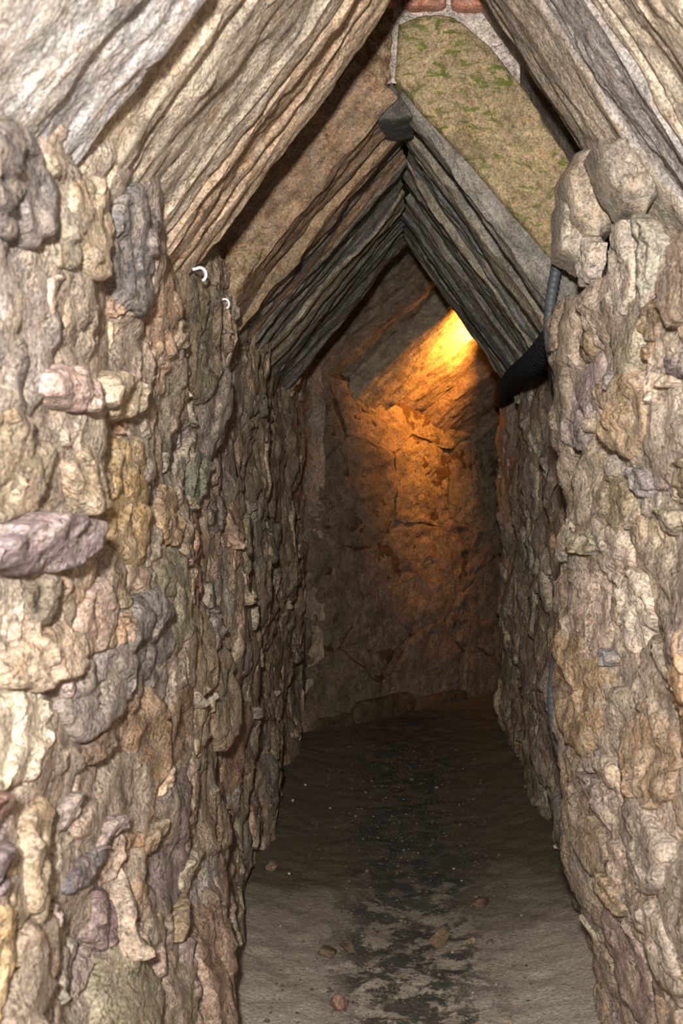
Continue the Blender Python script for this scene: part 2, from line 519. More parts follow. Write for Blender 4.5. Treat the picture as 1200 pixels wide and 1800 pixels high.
def forced(rows, conv, rng):
    recs = []; av = []
    for (x0, y0, x1, y1, colr, H, lab) in rows:
        ym = (y0 + y1) / 2; xm = (x0 + x1) / 2
        a = conv(x0, ym); b = conv(x1, ym); t = conv(xm, y0); bt = conv(xm, y1)
        u0, u1 = sorted((a[0], b[0])); v0, v1 = sorted((t[1], bt[1]))
        cu, cv = (u0 + u1) / 2, (v0 + v1) / 2; hu, hv = (u1 - u0) / 2, (v1 - v0) / 2
        poly = []
        for q in range(8):
            an = (q + 0.5) / 8 * 2 * math.pi; ca, sa = math.cos(an), math.sin(an)
            m = max(abs(ca), abs(sa)) ** 0.72
            poly.append((cu + hu * ca / m * rng.uniform(.9, 1.08), cv + hv * sa / m * rng.uniform(.9, 1.08)))
        UV, d, f = stone_mesh(poly, None, H * 0.6, rng, 56, 13, tilt=0.5, p=8.0)
        recs.append((UV, d, f, np.array(colr) * 0.8 * rng.uniform(.95, 1.05), lab))
        av.append((cu, cv, 0.72 * math.sqrt(max(hu / 1.5, .01) * max(hv, .01))))
    return recs, av

left_special = [
    (-30, 215, 100, 425, (0.19, 0.165, 0.155), 0.055, 'large dark brown stone near the roof, at the left edge'),
    (95, 640, 178, 722, (0.55, 0.40, 0.36), 0.060, 'pinkish squared stone with a shadow below'),
    (185, 655, 258, 740, (0.56, 0.46, 0.33), 0.060, 'cream squared stone standing proud of the wall'),
    (15, 905, 155, 1012, (0.30, 0.235, 0.25), 0.085, 'mauve rounded stone sticking out of the wall'),
    (218, 1035, 300, 1235, (0.20, 0.18, 0.17), 0.035, 'tall dark slate stone'),
    (18, 1225, 120, 1385, (0.72, 0.62, 0.48), 0.030, 'large pale cream stone'),
    (-40, 1408, 34, 1468, RED, 0.05, 'dark red stone at the left edge'),
    (-40, 1490, 32, 1590, PURP, 0.05, 'dark purple stone at the left edge'),
    (-60, 1610, 48, 1830, (0.56, 0.40, 0.20), 0.03, 'ochre stone low at the left edge'),
    (186, 1560, 212, 1665, (0.24, 0.16, 0.16), 0.04, None),
    (145, 1505, 205, 1545, (0.17, 0.145, 0.16), 0.045, None),
    (85, 1010, 128, 1095, (0.16, 0.13, 0.09), 0.03, None),
    (130, 780, 225, 905, (0.40, 0.31, 0.21), 0.035, None),
    (0, 720, 118, 915, (0.36, 0.29, 0.20), 0.035, None),
    (215, 770, 285, 1000, (0.44, 0.31, 0.16), 0.035, None),
    (150, 1020, 215, 1160, PINK, 0.03, None),
    (60, 1100, 160, 1215, (0.58, 0.45, 0.33), 0.04, None),
    (135, 1150, 240, 1290, (0.33, 0.29, 0.26), 0.045, None),
    (170, 1285, 212, 1340, (0.25, 0.17, 0.12), 0.05, None),
    (200, 330, 262, 560, (0.19, 0.175, 0.175), 0.04, 'long dark grey stone under the roof slab'),
    (120, 300, 195, 500, (0.42, 0.33, 0.23), 0.035, None),
    (265, 440, 320, 640, (0.42, 0.28, 0.19), 0.03, None),
    (325, 480, 388, 700, (0.22, 0.175, 0.115), 0.035, None),
    (355, 790, 390, 900, (0.24, 0.25, 0.19), 0.03, None),
    (300, 850, 345, 960, (0.48, 0.33, 0.20), 0.035, None),
    (60, 1400, 130, 1620, (0.44, 0.35, 0.24), 0.03, None),
    (310, 1500, 340, 1560, (0.50, 0.42, 0.32), 0.04, None),
    (285, 1570, 330, 1640, (0.36, 0.27, 0.17), 0.035, None),
    (400, 870, 425, 935, (0.13, 0.11, 0.085), 0.025, None),
]
recs, av = forced(left_special, px_left, rng)
u_vis0 = left_path.u_at_y(0.4); 
def rf(r): return float(np.clip(r.lognormal(math.log(0.054), 0.55), 0.018, 0.15))
cells = voronoi_cells(u_vis0, left_path.L - 0.10, -0.02, VT - 0.05, 1.35, rf, rng, 7000, av)
for poly, r in cells:
    far = poly[:, 0].mean() > left_path.u_at_y(3.2)
    gap = rng.uniform(0.84, 1.0)
    c = poly.mean(0); P = c + (poly - c) * gap
    n, k = (26, 7) if far else (44, 10)
    H = rng.choice([0.000, 0.005, 0.011, 0.024], p=[.28, .37, .25, .10]) * (0.8 + r / 0.25)
    UV, d, f = stone_mesh(P, None, H, rng, n, k, tilt=1.0, rough=0.006, flake=0.009)
    inner = rng.uniform(1.7, 3.5) < np.interp(c[0], left_path.u, left_path.Y)
    recs.append((UV, d, f, pick(rng, PAL_IN) if inner else pick(rng), None))
lay_stones(wl, left_path, recs, M_STONE)

# ---------------------------------------------------------------- right wall
rng = np.random.RandomState(23)
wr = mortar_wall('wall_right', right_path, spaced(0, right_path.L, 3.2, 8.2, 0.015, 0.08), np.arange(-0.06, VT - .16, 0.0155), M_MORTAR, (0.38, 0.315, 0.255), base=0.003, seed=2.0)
right_special = [
    (1062, 650, 1090, 690, (0.30, 0.27, 0.25), 0.05, 'small grey rounded stone sticking out'),
    (1186, 620, 1230, 665, (0.24, 0.2, 0.2), 0.05, 'dark grey rounded stone at the right edge'),
    (1048, 670, 1076, 722, (0.48, 0.37, 0.26), 0.045, None),
    (1170, 650, 1195, 682, (0.46, 0.36, 0.26), 0.04, None),
    (1080, 650, 1145, 812, (0.40, 0.29, 0.18), 0.055, 'brown squared stone with a deep shadow under it'),
    (1106, 822, 1145, 874, (0.34, 0.30, 0.30), 0.045, 'grey mauve stone'),
    (1052, 840, 1106, 935, (0.30, 0.24, 0.15), 0.025, None),
    (1178, 800, 1240, 890, (0.28, 0.22, 0.14), 0.025, None),
    (1022, 930, 1050, 975, (0.34, 0.29, 0.19), 0.045, None),
    (1146, 890, 1176, 940, (0.34, 0.29, 0.2), 0.045, None),
    (1010, 565, 1044, 640, (0.24, 0.165, 0.09), 0.02, None),
    (1135, 520, 1168, 600, (0.22, 0.15, 0.085), 0.02, None),
    (1075, 385, 1118, 560, (0.60, 0.52, 0.43), 0.035, None),
    (1015, 415, 1055, 500, (0.58, 0.51, 0.44), 0.035, None),
    (1110, 370, 1150, 560, (0.38, 0.36, 0.29), 0.03, None),
    (1072, 1000, 1120, 1150, (0.62, 0.52, 0.42), 0.035, None),
    (1052, 1140, 1072, 1172, (0.26, 0.25, 0.25), 0.04, None),
    (1095, 1250, 1180, 1420, (0.40, 0.28, 0.18), 0.05, 'large brown stone set diagonally'),
    (1085, 1400, 1185, 1560, (0.44, 0.37, 0.31), 0.055, 'large pale grey stone'),
    (985, 1100, 1062, 1330, (0.42, 0.29, 0.17), 0.035, None),
    (1055, 1540, 1092, 1602, (0.48, 0.36, 0.23), 0.05, None),
    (1130, 1580, 1200, 1760, (0.56, 0.47, 0.38), 0.035, None),
    (1180, 1100, 1240, 1360, (0.42, 0.27, 0.16), 0.04, None),
    (1050, 1330, 1090, 1450, (0.5, 0.41, 0.32), 0.035, None),
]
recs, av = forced(right_special, px_right, rng)
ue = right_path.u_at_y(2.84)
cells = voronoi_cells(right_path.u_at_y(0.5), right_path.L - 0.9, -0.02, VT - 0.20, 1.25, rf, rng, 7000, av)
PAL_R = [(TAN, 34), (PINK, 14), (OCHRE, 9), (GREY, 12), (CREAM, 28), (BROWN, 10), (MAUVE, 6), (RUST, 4)]
PAL_FAR = [(TAN, 22), (OCHRE, 12), (GREY, 26), (BROWN, 22), (DARK, 8), (OLIVE, 8), (RUST, 5), (CREAM, 5)]
for poly, r in cells:
    uc = poly[:, 0].mean()
    if ue + 0.02 < uc < ue + 0.30: continue
    far = uc > ue
    c = poly.mean(0); P = c + (poly - c) * rng.uniform(0.84, 1.0)
    if not far: P[:, 0] = np.minimum(P[:, 0], ue + 0.03)
    P[:, 1] = np.minimum(P[:, 1], VT - 0.15)
    if np.ptp(P[:, 1]) < 0.02: continue
    n, k = (26, 7) if far else (46, 10)
    H = rng.choice([0.000, 0.004, 0.010, 0.022], p=[.3, .38, .22, .10]) * (0.8 + r / 0.25)
    UV, d, f = stone_mesh(P, None, H, rng, n, k, tilt=1.0, rough=0.006, flake=0.009)
    recs.append((UV, d, f, pick(rng, PAL_FAR if far else PAL_R), None))
lay_stones(wr, right_path, recs, M_STONE)

# ---------------------------------------------------------------- back wall beyond the bend
rng = np.random.RandomState(5)
def back_top(t): return EYE + np.interp(t, [0, .42, .8, 1.05, 1.7, 2.6], [.57, .465, .344, .27, .21, .12])
us = np.arange(0, back_path.L, 0.02); vs = np.arange(0, 1.001, 0.011)
U, V = np.meshgrid(us, vs, indexing='ij'); u = U.ravel(); v = V.ravel()
hh = -0.05 + v * (back_top(u) + 0.10 + 0.05)
Q = np.stack([u, hh, np.full_like(u, 4.0)], 1)
d = -0.008 + 0.012 * fbm(Q * np.array([7, 7, 1]), 4)
wb = mesh_obj('wall_back', back_path(u, hh, d), grid_faces(len(us), len(vs), 0, True), M_BACK, None,
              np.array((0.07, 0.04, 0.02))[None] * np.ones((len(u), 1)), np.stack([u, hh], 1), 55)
wb['kind'] = 'structure'
recs = []
def rfb(r): return float(np.clip(r.lognormal(math.log(0.22), 0.35), 0.09, 0.34))
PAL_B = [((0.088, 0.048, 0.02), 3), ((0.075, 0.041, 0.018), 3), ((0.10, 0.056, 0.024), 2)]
for poly, r in voronoi_cells(0.02, 2.2, -0.02, VT - 0.10, 0.95, rfb, rng, 900, ()):
    c = poly.mean(0)
    P = c + (poly - c) * rng.uniform(0.99, 1.02)
    P[:, 1] = np.minimum(P[:, 1], back_top(P[:, 0]) + 0.05)
    if np.ptp(P[:, 1]) < 0.05: continue
    UV, d, f = stone_mesh(P, None, rng.uniform(0.004, 0.016), rng, 64, 16, base=-0.014, p=14, tilt=0.6, rough=0.012, flake=0.012, edge_noise=0.09, ch=0)
    recs.append((UV, d, f, pick(rng, PAL_B), None))
# low ledge stones at the foot
for (a, b_, h0, H) in ((0.06, 0.44, 0.05, 0.03), (0.36, 0.92, 0.10, 0.05), (0.88, 1.36, 0.05, 0.06)):
    UV, d, f = stone_mesh([(a, -.04), (b_, -.04), (b_, h0), (a, h0)], None, H, rng, 44, 10, p=7, tilt=0.3, edge_noise=0.12)
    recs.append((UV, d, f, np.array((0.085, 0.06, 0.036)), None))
lay_stones(wb, back_path, recs, M_BACK)

# ---------------------------------------------------------------- ceiling: backing shell + leaning slabs
def shell_mesh():
    V = []; Fc = []
    prof = [(-1.0, 1.35), (-0.72, 2.0), (0.06, 3.05), (0.80, 2.0), (1.1, 1.35)]
    for y in np.linspace(-1.6, 5.25, 24):
        for (px, pz) in prof: V.append((px, y, pz))
    n = len(prof)
    for i in range(23):
        for j in range(n - 1):
            a = i * n + j; Fc.append((a, a + 1, a + n + 1, a + n))
    V = np.array(V)
    V[:, 0] += 0.02 * perlin(V * 3); V[:, 2] += 0.03 * perlin(V * 3 + 7)
    return V, Fc
V, Fc = shell_mesh()
ceil = mesh_obj('ceiling', V, Fc, M_MORTAR, None, np.tile((0.20, 0.16, 0.12), (len(V), 1)), V[:, :2], 60)
ceil['kind'] = 'structure'

def strata(u, v, seed, nsteps, amp, width):
    """stepped layers across the slab (u), wandering along it (v)"""
    r = np.random.RandomState(int(seed * 100) % 99991)
    cuts = np.sort(r.uniform(0.02, 0.98, nsteps)) * width
    hs = r.uniform(-1, 1, nsteps + 1) * amp
    w = u + 0.020 * perlin(np.stack([v * 2.6, u * 2.0, np.full_like(u, seed)], 1)) + 0.008 * perlin(np.stack([v * 9, u * 6, np.full_like(u, seed + 3)], 1))
    h = np.full_like(u, hs[0]); idx = np.zeros(len(u), int)
    for k, c in enumerate(cuts):
        t = sstep(c - 0.006, c + 0.006, w); h = h + (hs[k + 1] - hs[k]) * t; idx += (w > c)
    return h, idx

def slab(parent, a0, a1, foot, apex, cols, seed, thick=0.14, nsteps=7, amp=0.012, rough=0.012, du=0.008, dv=0.016, label=None, frame=None, mat=None, name='roof_slab', ragged=0.014):
    """Leaning slab. a0..a1 = range along the tunnel; foot/apex = (x,z) of the underside in section."""
    foot = np.array(foot, float); apex = np.array(apex, float)
    L = np.linalg.norm(apex - foot); e = (apex - foot) / L
    nrm = np.array([-e[1], e[0]]) if e[0] < 0 else np.array([e[1], -e[0]])     # towards the passage below
    nu = max(int((a1 - a0) / du), 6); nv = max(int(L / dv), 6)
    U, V = np.meshgrid(np.linspace(0, 1, nu), np.linspace(0, 1, nv), indexing='ij')
    U = U.ravel(); V = V.ravel()
    v = V * L; w = a1 - a0
    sd = np.full_like(v, seed)
    e0 = ragged * fbm(np.stack([v * 5, sd, sd * 0], 1), 4); e1 = ragged * fbm(np.stack([v * 5, sd + 5.5, sd * 0], 1), 4)
    u = e0 + U * (w + e1 - e0)
    h, idx = strata(u, v, seed, nsteps, amp, w)
    h = h + rough * fbm(np.stack([u * 9, v * 3.5, sd], 1), 4, gain=0.55) + 0.006 * terrace(2 * fbm(np.stack([u * 7, v * 2.5, sd + 2], 1), 3), 0.8)
    edge = np.minimum(U, 1 - U) * w
    h = h - 0.02 * (1 - sstep(0, 0.018, edge))
    P2 = foot[None] + v[:, None] * e[None] + h[:, None] * nrm[None]
    if frame is None:
        P = np.stack([P2[:, 0], a0 + u, P2[:, 1]], 1); out = np.array([-nrm[0], 0, -nrm[1]])
    else:
        O, ex, ey = frame        # oblique frame: section x runs along ex, tunnel axis along ey
        P = O[None] + P2[:, :1] * ex[None] + (a0 + u)[:, None] * ey[None] + np.stack([0 * u, 0 * u, P2[:, 1]], 1)
        out = -nrm[0] * ex + np.array([0, 0, -nrm[1]])
    r = np.random.RandomState(int(seed * 977) % 99991)
    cc = np.array([np.array(cols[r.randint(len(cols))]) * (r.uniform(0.92, 1.08) if mat is M_FSLAB else r.uniform(0.78, 1.2)) for _ in range(nsteps + 2)])
    if mat is M_FSLAB: cc = 0.80 * (0.6 * cc + 0.4 * cc.mean(0))
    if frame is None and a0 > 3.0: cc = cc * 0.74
    C = cc[idx]
    uv = np.stack([u + seed, v], 1)
    bd = [i * nv for i in range(nu)] + [(nu - 1) * nv + j for j in range(1, nv)] + [i * nv + nv - 1 for i in range(nu - 2, -1, -1)] + [j for j in range(nv - 2, 0, -1)]
    nb = len(bd); base = len(P)
    rings = 4; addP = []; addC = []; addU = []
    for q in range(1, rings + 1):
        t = thick * q / rings
        pb = P[bd] + out[None] * t
        pb = pb + 0.008 * np.stack([fbm(pb * 9 + s, 3) for s in (0, 11, 23)], 1)
        addP.append(pb); addC.append(C[bd] * 0.9); addU.append(uv[bd] + t)
    cap = (P[bd].mean(0) + out * thick)[None]
    Fc = grid_faces(nu, nv)
    prev = bd
    for q in range(rings):
        cur = [base + q * nb + i for i in range(nb)]
        for i in range(nb):
            j = (i + 1) % nb; Fc.append((prev[i], prev[j], cur[j], cur[i]))
        prev = cur
    ci = base + rings * nb
    for i in range(nb): Fc.append((prev[i], prev[(i + 1) % nb], ci))
    PP = np.vstack([P] + addP + [cap]); CC = np.vstack([C] + addC + [C[:1]]); UU = np.vstack([uv] + addU + [uv[:1]])
    o = mesh_obj(name, PP, Fc, mat or M_SLAB, parent, CC, UU, 45)
    if label: o['label'] = label
    return o

H0 = EYE
ST = [(0.44, 0.36, 0.27), (0.50, 0.41, 0.32), (0.40, 0.34, 0.27), (0.60, 0.50, 0.39), (0.38, 0.29, 0.20)]
SB = [(0.42, 0.42, 0.44), (0.46, 0.44, 0.44), (0.40, 0.40, 0.42), (0.48, 0.45, 0.42)]
SR = [(0.34, 0.21, 0.12), (0.42, 0.29, 0.19), (0.30, 0.22, 0.15)]
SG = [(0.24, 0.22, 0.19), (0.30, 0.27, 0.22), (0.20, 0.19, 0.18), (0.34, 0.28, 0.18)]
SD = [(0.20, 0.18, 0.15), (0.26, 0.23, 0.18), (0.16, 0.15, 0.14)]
SBL = [(0.34, 0.35, 0.36), (0.42, 0.41, 0.39), (0.26, 0.25, 0.24), (0.36, 0.31, 0.22)]
kL = (1.153 - 0.507) / (-0.028 + 0.50)
def L_at(xx, dz=0.0): return (xx, H0 + 0.507 + kL * (xx + 0.50) + dz)
kR = (1.267 - 0.87) / (0.183 - 0.443)
def R_at(xx, dz=0.0): return (xx, H0 + 0.87 + kR * (xx - 0.443) + dz)
# front bay, left
slab(ceil, 0.30, 1.14, L_at(-0.64, -.01), L_at(0.09, -.01), ST, 1.1, du=.012, mat=M_FSLAB, rough=.008, label='rough weathered roof slab above the left wall')
slab(ceil, 1.15, 1.69, L_at(-0.63, -.03), L_at(0.09, -.03), SB, 2.3, nsteps=3, mat=M_FSLAB, rough=.006, amp=.007, label='smooth bluish grey roof slab')
slab(ceil, 1.69, 2.31, L_at(-0.64, .005), L_at(0.09, .005), ST, 3.7, nsteps=7, mat=M_FSLAB, rough=.008, amp=.015, label='tan layered roof slab')
slab(ceil, 2.31, 2.65, L_at(-0.60, .0), L_at(0.08, .0), [(0.46, 0.29, 0.17), (0.52, 0.38, 0.26), (0.42, 0.28, 0.18)], 4.9, nsteps=5, mat=M_FSLAB, rough=.008, amp=.012, label='rust brown roof slab with a ragged dark edge')
# front bay, right
slab(ceil, 0.30, 1.55, R_at(0.80, -.01), R_at(0.085, -.01), SB, 6.2, du=.012, mat=M_FSLAB, rough=.008, label='bluish grey roof slab')
slab(ceil, 1.55, 2.22, R_at(0.76, .0), R_at(0.085, .0), ST, 7.4, nsteps=8, mat=M_FSLAB, rough=.008, amp=.013, label='cream layered roof slab')
slab(ceil, 2.22, 2.86, R_at(0.70, -.01), R_at(0.09, -.01), ST + SB[:2], 8.6, nsteps=8, mat=M_FSLAB, rough=.008, amp=.014, label='grey and cream roof slab ending in a ragged edge')
# second bay
def L2(xx, dz=0.0): return (xx, H0 + 1.115 + 1.20 * xx + dz)
def R2(xx, dz=0.0): return (xx, H0 + 1.115 - 1.42 * xx + dz)
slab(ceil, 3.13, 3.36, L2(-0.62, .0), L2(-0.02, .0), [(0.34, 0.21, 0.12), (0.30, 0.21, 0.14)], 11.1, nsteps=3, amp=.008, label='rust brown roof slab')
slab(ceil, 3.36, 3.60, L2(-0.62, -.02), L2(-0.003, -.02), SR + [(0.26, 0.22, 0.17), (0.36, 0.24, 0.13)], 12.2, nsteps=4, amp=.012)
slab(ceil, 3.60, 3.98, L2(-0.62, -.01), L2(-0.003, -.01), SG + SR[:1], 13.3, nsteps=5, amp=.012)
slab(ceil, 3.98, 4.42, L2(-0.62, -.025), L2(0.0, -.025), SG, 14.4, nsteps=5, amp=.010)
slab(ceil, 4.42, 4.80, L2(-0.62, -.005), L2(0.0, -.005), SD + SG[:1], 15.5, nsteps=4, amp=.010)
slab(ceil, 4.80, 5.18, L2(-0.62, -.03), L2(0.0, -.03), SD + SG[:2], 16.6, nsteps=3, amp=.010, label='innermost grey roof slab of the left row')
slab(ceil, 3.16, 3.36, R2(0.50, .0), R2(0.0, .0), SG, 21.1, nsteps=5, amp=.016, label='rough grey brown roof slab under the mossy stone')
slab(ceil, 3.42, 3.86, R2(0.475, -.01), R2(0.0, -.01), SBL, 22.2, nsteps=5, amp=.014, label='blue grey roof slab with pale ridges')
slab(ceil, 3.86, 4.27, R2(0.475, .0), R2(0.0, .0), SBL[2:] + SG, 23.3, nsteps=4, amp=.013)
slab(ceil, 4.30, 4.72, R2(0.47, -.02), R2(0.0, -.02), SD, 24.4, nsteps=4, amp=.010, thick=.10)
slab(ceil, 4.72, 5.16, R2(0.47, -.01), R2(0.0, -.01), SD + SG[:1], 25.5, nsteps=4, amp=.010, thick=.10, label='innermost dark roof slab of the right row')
# third bay beyond the bend (left slab, lit by the lamp): plane through the top of the back wall
O3 = np.array([C0[0], C0[1], 0.0]); ey3 = np.array([S2, S2, -0.28]); ex3 = np.array([S2, -S2, 0.0])
# seams run obliquely up the slope
def up3(skew):
    e = ex3 + skew * np.array([S2, S2, -0.28]); return e
fr = (O3, up3(0.62), ey3)
def B3(d, dz=0.0): return (d, H0 + 0.57 + 1.19 * d + dz)
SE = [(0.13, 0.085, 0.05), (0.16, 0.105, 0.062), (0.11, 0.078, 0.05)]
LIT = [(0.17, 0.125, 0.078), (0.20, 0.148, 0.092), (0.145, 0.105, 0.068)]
slab(ceil, -1.30, -0.62, B3(-.08, .08), B3(1.0, .08), SE, 31.1, nsteps=3, amp=.008, frame=fr, thick=.10)
slab(ceil, -0.62, -0.05, B3(-.08, .09), B3(1.0, .09), SE, 32.2, nsteps=3, amp=.010, frame=fr, thick=.10)
slab(ceil, -0.05, 0.34, B3(-.08, .08), B3(1.0, .08), SE, 33.3, nsteps=3, amp=.010, frame=fr, thick=.10)
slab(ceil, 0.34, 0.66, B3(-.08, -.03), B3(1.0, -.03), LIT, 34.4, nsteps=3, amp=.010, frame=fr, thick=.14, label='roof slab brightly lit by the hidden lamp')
slab(ceil, 0.66, 1.00, B3(-.08, .10), B3(1.0, .10), SE, 35.5, nsteps=3, amp=.012, frame=fr, thick=.10)
slab(ceil, 1.00, 1.50, B3(-.08, .01), B3(1.0, .01), SE, 36.6, nsteps=3, amp=.012, frame=fr, thick=.10)
slab(ceil, 1.50, 2.60, B3(-.08, .01), B3(1.0, .01), SE, 37.7, nsteps=3, amp=.012, frame=fr, thick=.10, du=.03)

# front faces of the second bay (facing the entrance)
def plane_surf(Y0):
    def s(u, v, d):
        return np.stack([np.asarray(u), Y0 - np.asarray(d), np.asarray(v)], 1)
    return s
def px_plane(pts, Y0):
    return [((a - VPX) / F * Y0, EYE + (VPY - b) / F * Y0) for a, b in pts]
rng = np.random.RandomState(77)
def face_stone(pts, Y0, H, mat, rgb, name, label, p=16, rough=.012, flake=.008, n=170, k=40):
    poly = px_plane(pts, Y0)
    UV, d, f = stone_mesh(poly, None, H, rng, n, k, base=-0.20, p=p, tilt=0.05, rough=rough, flake=flake, edge_noise=0.012, ch=0)
    V = plane_surf(Y0)(UV[:, 0], UV[:, 1], d)
    o = mesh_obj(name, V, f, mat, ceil, np.tile(rgb, (len(V), 1)), UV, 50)
    if label: o['label'] = label
    return o
face_stone([(700, 45), (745, 28), (792, 30), (862, 84), (925, 165), (1040, 350), (1050, 440), (985, 470), (962, 452), (850, 320), (740, 200), (690, 138)], 3.16, 0.035, M_MOSS, (0.34, 0.25, 0.145), 'end_stone', 'large ochre stone face streaked with green moss', flake=.008)
face_stone([(690, 132), (694, -20), (640, 40), (300, 420), (330, 560), (405, 545), (470, 440)], 3.16, 0.03, M_CONG, (0.17, 0.10, 0.055), 'end_stone', 'reddish brown pebbly stone face behind the left front slab', p=16, flake=.012, rough=.016)
# pale mortar between them, and the two bricks at the very top
us = np.linspace(-0.12, 0.34, 60); vs = np.linspace(EYE + 1.14, EYE + 1.75, 90)
U, V = np.meshgrid(us, vs, indexing='ij'); u = U.ravel(); v = V.ravel()
d = 0.012 * fbm(np.stack([u * 14, v * 14, u * 0 + 3], 1), 4)
mesh_obj('mortar_bed', plane_surf(3.175)(u, v, d), grid_faces(60, 90, 0, True), M_MORTAR, ceil, np.tile((0.52, 0.45, 0.40), (len(u), 1)), np.stack([u, v], 1), 60)
def brick(x0, x1, z0, z1, Yf):
    n = 10; V = []
    hu, hv, hd = (x1 - x0) / 2, (z1 - z0) / 2, 0.05
    UV, d, f = stone_mesh([(x0, z0), (x1, z0), (x1, z1), (x0, z1)], None, 0.02, rng, 36, 8, base=-0.06, p=9, tilt=0, rough=.004, flake=.002, edge_noise=0.01)
    o = mesh_obj('brick', plane_surf(Yf)(UV[:, 0], UV[:, 1], d), f, M_BRICK, ceil, np.tile((0.36, 0.16, 0.10), (len(UV), 1)), UV, 40)
    o['label'] = 'reddish brick in pale mortar'
b0 = EYE + (VPY - 15) / F * 3.15
brick(-0.005, 0.123, b0, b0 + 0.055, 3.15); brick(0.137, 0.255, b0 - .002, b0 + 0.053, 3.15); brick(-0.14, -0.02, b0, b0 + 0.055, 3.15)
brick(0.06, 0.185, b0 + .07, b0 + 0.125, 3.15); brick(-0.075, 0.045, b0 + .07, b0 + 0.125, 3.15)
# dark wedge at the apex
face_stone([(688, 140), (728, 204), (705, 211), (650, 211)], 3.17, 0.006, M_ROCK, (0.05, 0.046, 0.043), 'wedge_stone', 'dark wedge shaped stone at the apex', n=60, k=12, flake=.003, rough=.004)
# rounded shoulder stones on top of the right pier
def blob(poly_px, Y0, H, rgb, label):
    poly = px_plane(poly_px, Y0)
    UV, d, f = stone_mesh(poly, None, H, rng, 72, 18, base=-0.16, p=6.0, tilt=0.5, rough=.024, flake=.022, edge_noise=0.08, ch=0)
    o = mesh_obj('stone', plane_surf(Y0)(UV[:, 0] , UV[:, 1], d), f, M_FSLAB, wr, np.tile(rgb, (len(UV), 1)), UV, 50)
    o['label'] = label
blob([(988, 300), (1012, 262), (1058, 246), (1085, 300), (1106, 350), (1080, 402), (1050, 428), (1003, 385)], 2.74, 0.035, (0.40, 0.325, 0.245), 'large rounded tan stone on top of the right pier')
blob([(1045, 250), (1100, 240), (1142, 272), (1158, 345), (1138, 374), (1100, 362), (1072, 318)], 2.48, 0.03, (0.36, 0.31, 0.25), 'greyish rounded stone wedged under the right roof slab')
blob([(983, 350), (1010, 370), (1050, 425), (1030, 470), (982, 440)], 2.80, 0.03, (0.42, 0.36, 0.29), 'small rounded stone at the pier corner')

# closures behind the bend so that no daylight leaks in
V = np.array([(0.66, 5.0, 1.2), (0.66, 5.0, 3.2), (0.70, 6.45, 1.2), (0.70, 6.45, 3.2), (1.9, 7.65, 1.2), (1.9, 7.65, 3.2)])
o = mesh_obj('rubble_fill', V, [(0, 1, 3, 2), (2, 3, 5, 4)], M_MORTAR, ceil, np.tile((0.2, 0.16, 0.12), (6, 1)), V[:, :2], 0)
V = np.array([(-1.2, 5.0, 3.0), (2.2, 5.0, 3.0), (-1.2, 9.0, 3.0), (2.2, 9.0, 3.0)])
o = mesh_obj('rubble_fill', V, [(0, 1, 3, 2)], M_MORTAR, ceil, np.tile((0.2, 0.16, 0.12), (4, 1)), V[:, :2], 0)
V = np.array([(0.9, 8.3, -0.1), (2.3, 6.9, -0.1), (0.9, 8.3, 3.1), (2.3, 6.9, 3.1)])
o = mesh_obj('wall_end', V, [(0, 1, 3, 2)], M_MORTAR, None, np.tile((0.25, 0.2, 0.15), (4, 1)), V[:, :2], 0); o['kind'] = 'structure'

# ---------------------------------------------------------------- lamp hidden behind the innermost right slab
def emit_mat(name, col, st):
    m = bpy.data.materials.new(name); m.use_nodes = True; nt = m.node_tree; nt.nodes.clear()
    e = nt.nodes.new('ShaderNodeEmission'); e.inputs[0].default_value = (*col, 1); e.inputs[1].default_value = st
    out = nt.nodes.new('ShaderNodeOutputMaterial'); nt.links.new(e.outputs[0], out.inputs[0]); return m
LP = np.array([0.515, 6.30, EYE + 0.77])
lamp = empty('bulb_lamp', LP)
tag(lamp, 'warm orange bulb lamp tucked behind the innermost right roof slab', 'lamp')
def lathe(prof, n=20):
    V = []; Fc = []
    for r, zz in prof:
        for q in range(n): V.append((r * math.cos(2 * math.pi * q / n), r * math.sin(2 * math.pi * q / n), zz))
    for k in range(len(prof) - 1):
        for q in range(n):
            j = (q + 1) % n; Fc.append((k * n + q, k * n + j, (k + 1) * n + j, (k + 1) * n + q))
    Fc.append(tuple(range(n))[::-1]); Fc.append(tuple((len(prof) - 1) * n + q for q in range(n)))
    return np.array(V), Fc
V, Fc = lathe([(0.001, -0.010), (0.007, -0.009), (0.0105, -0.005), (0.011, 0.0), (0.0105, 0.005), (0.007, 0.010), (0.003, 0.012)])
mesh_obj('bulb', V, Fc, emit_mat('glowing_bulb', (1.0, 0.37, 0.055), 34000.0), lamp, sharp=0)
V, Fc = lathe([(0.003, 0.012), (0.004, 0.035), (0.020, 0.037), (0.020, 0.085), (0.012, 0.095), (0.004, 0.10), (0.004, 0.16)])
mesh_obj('socket', V, Fc, plain_mat('black_bakelite', (0.02, 0.02, 0.02)), lamp, sharp=40)

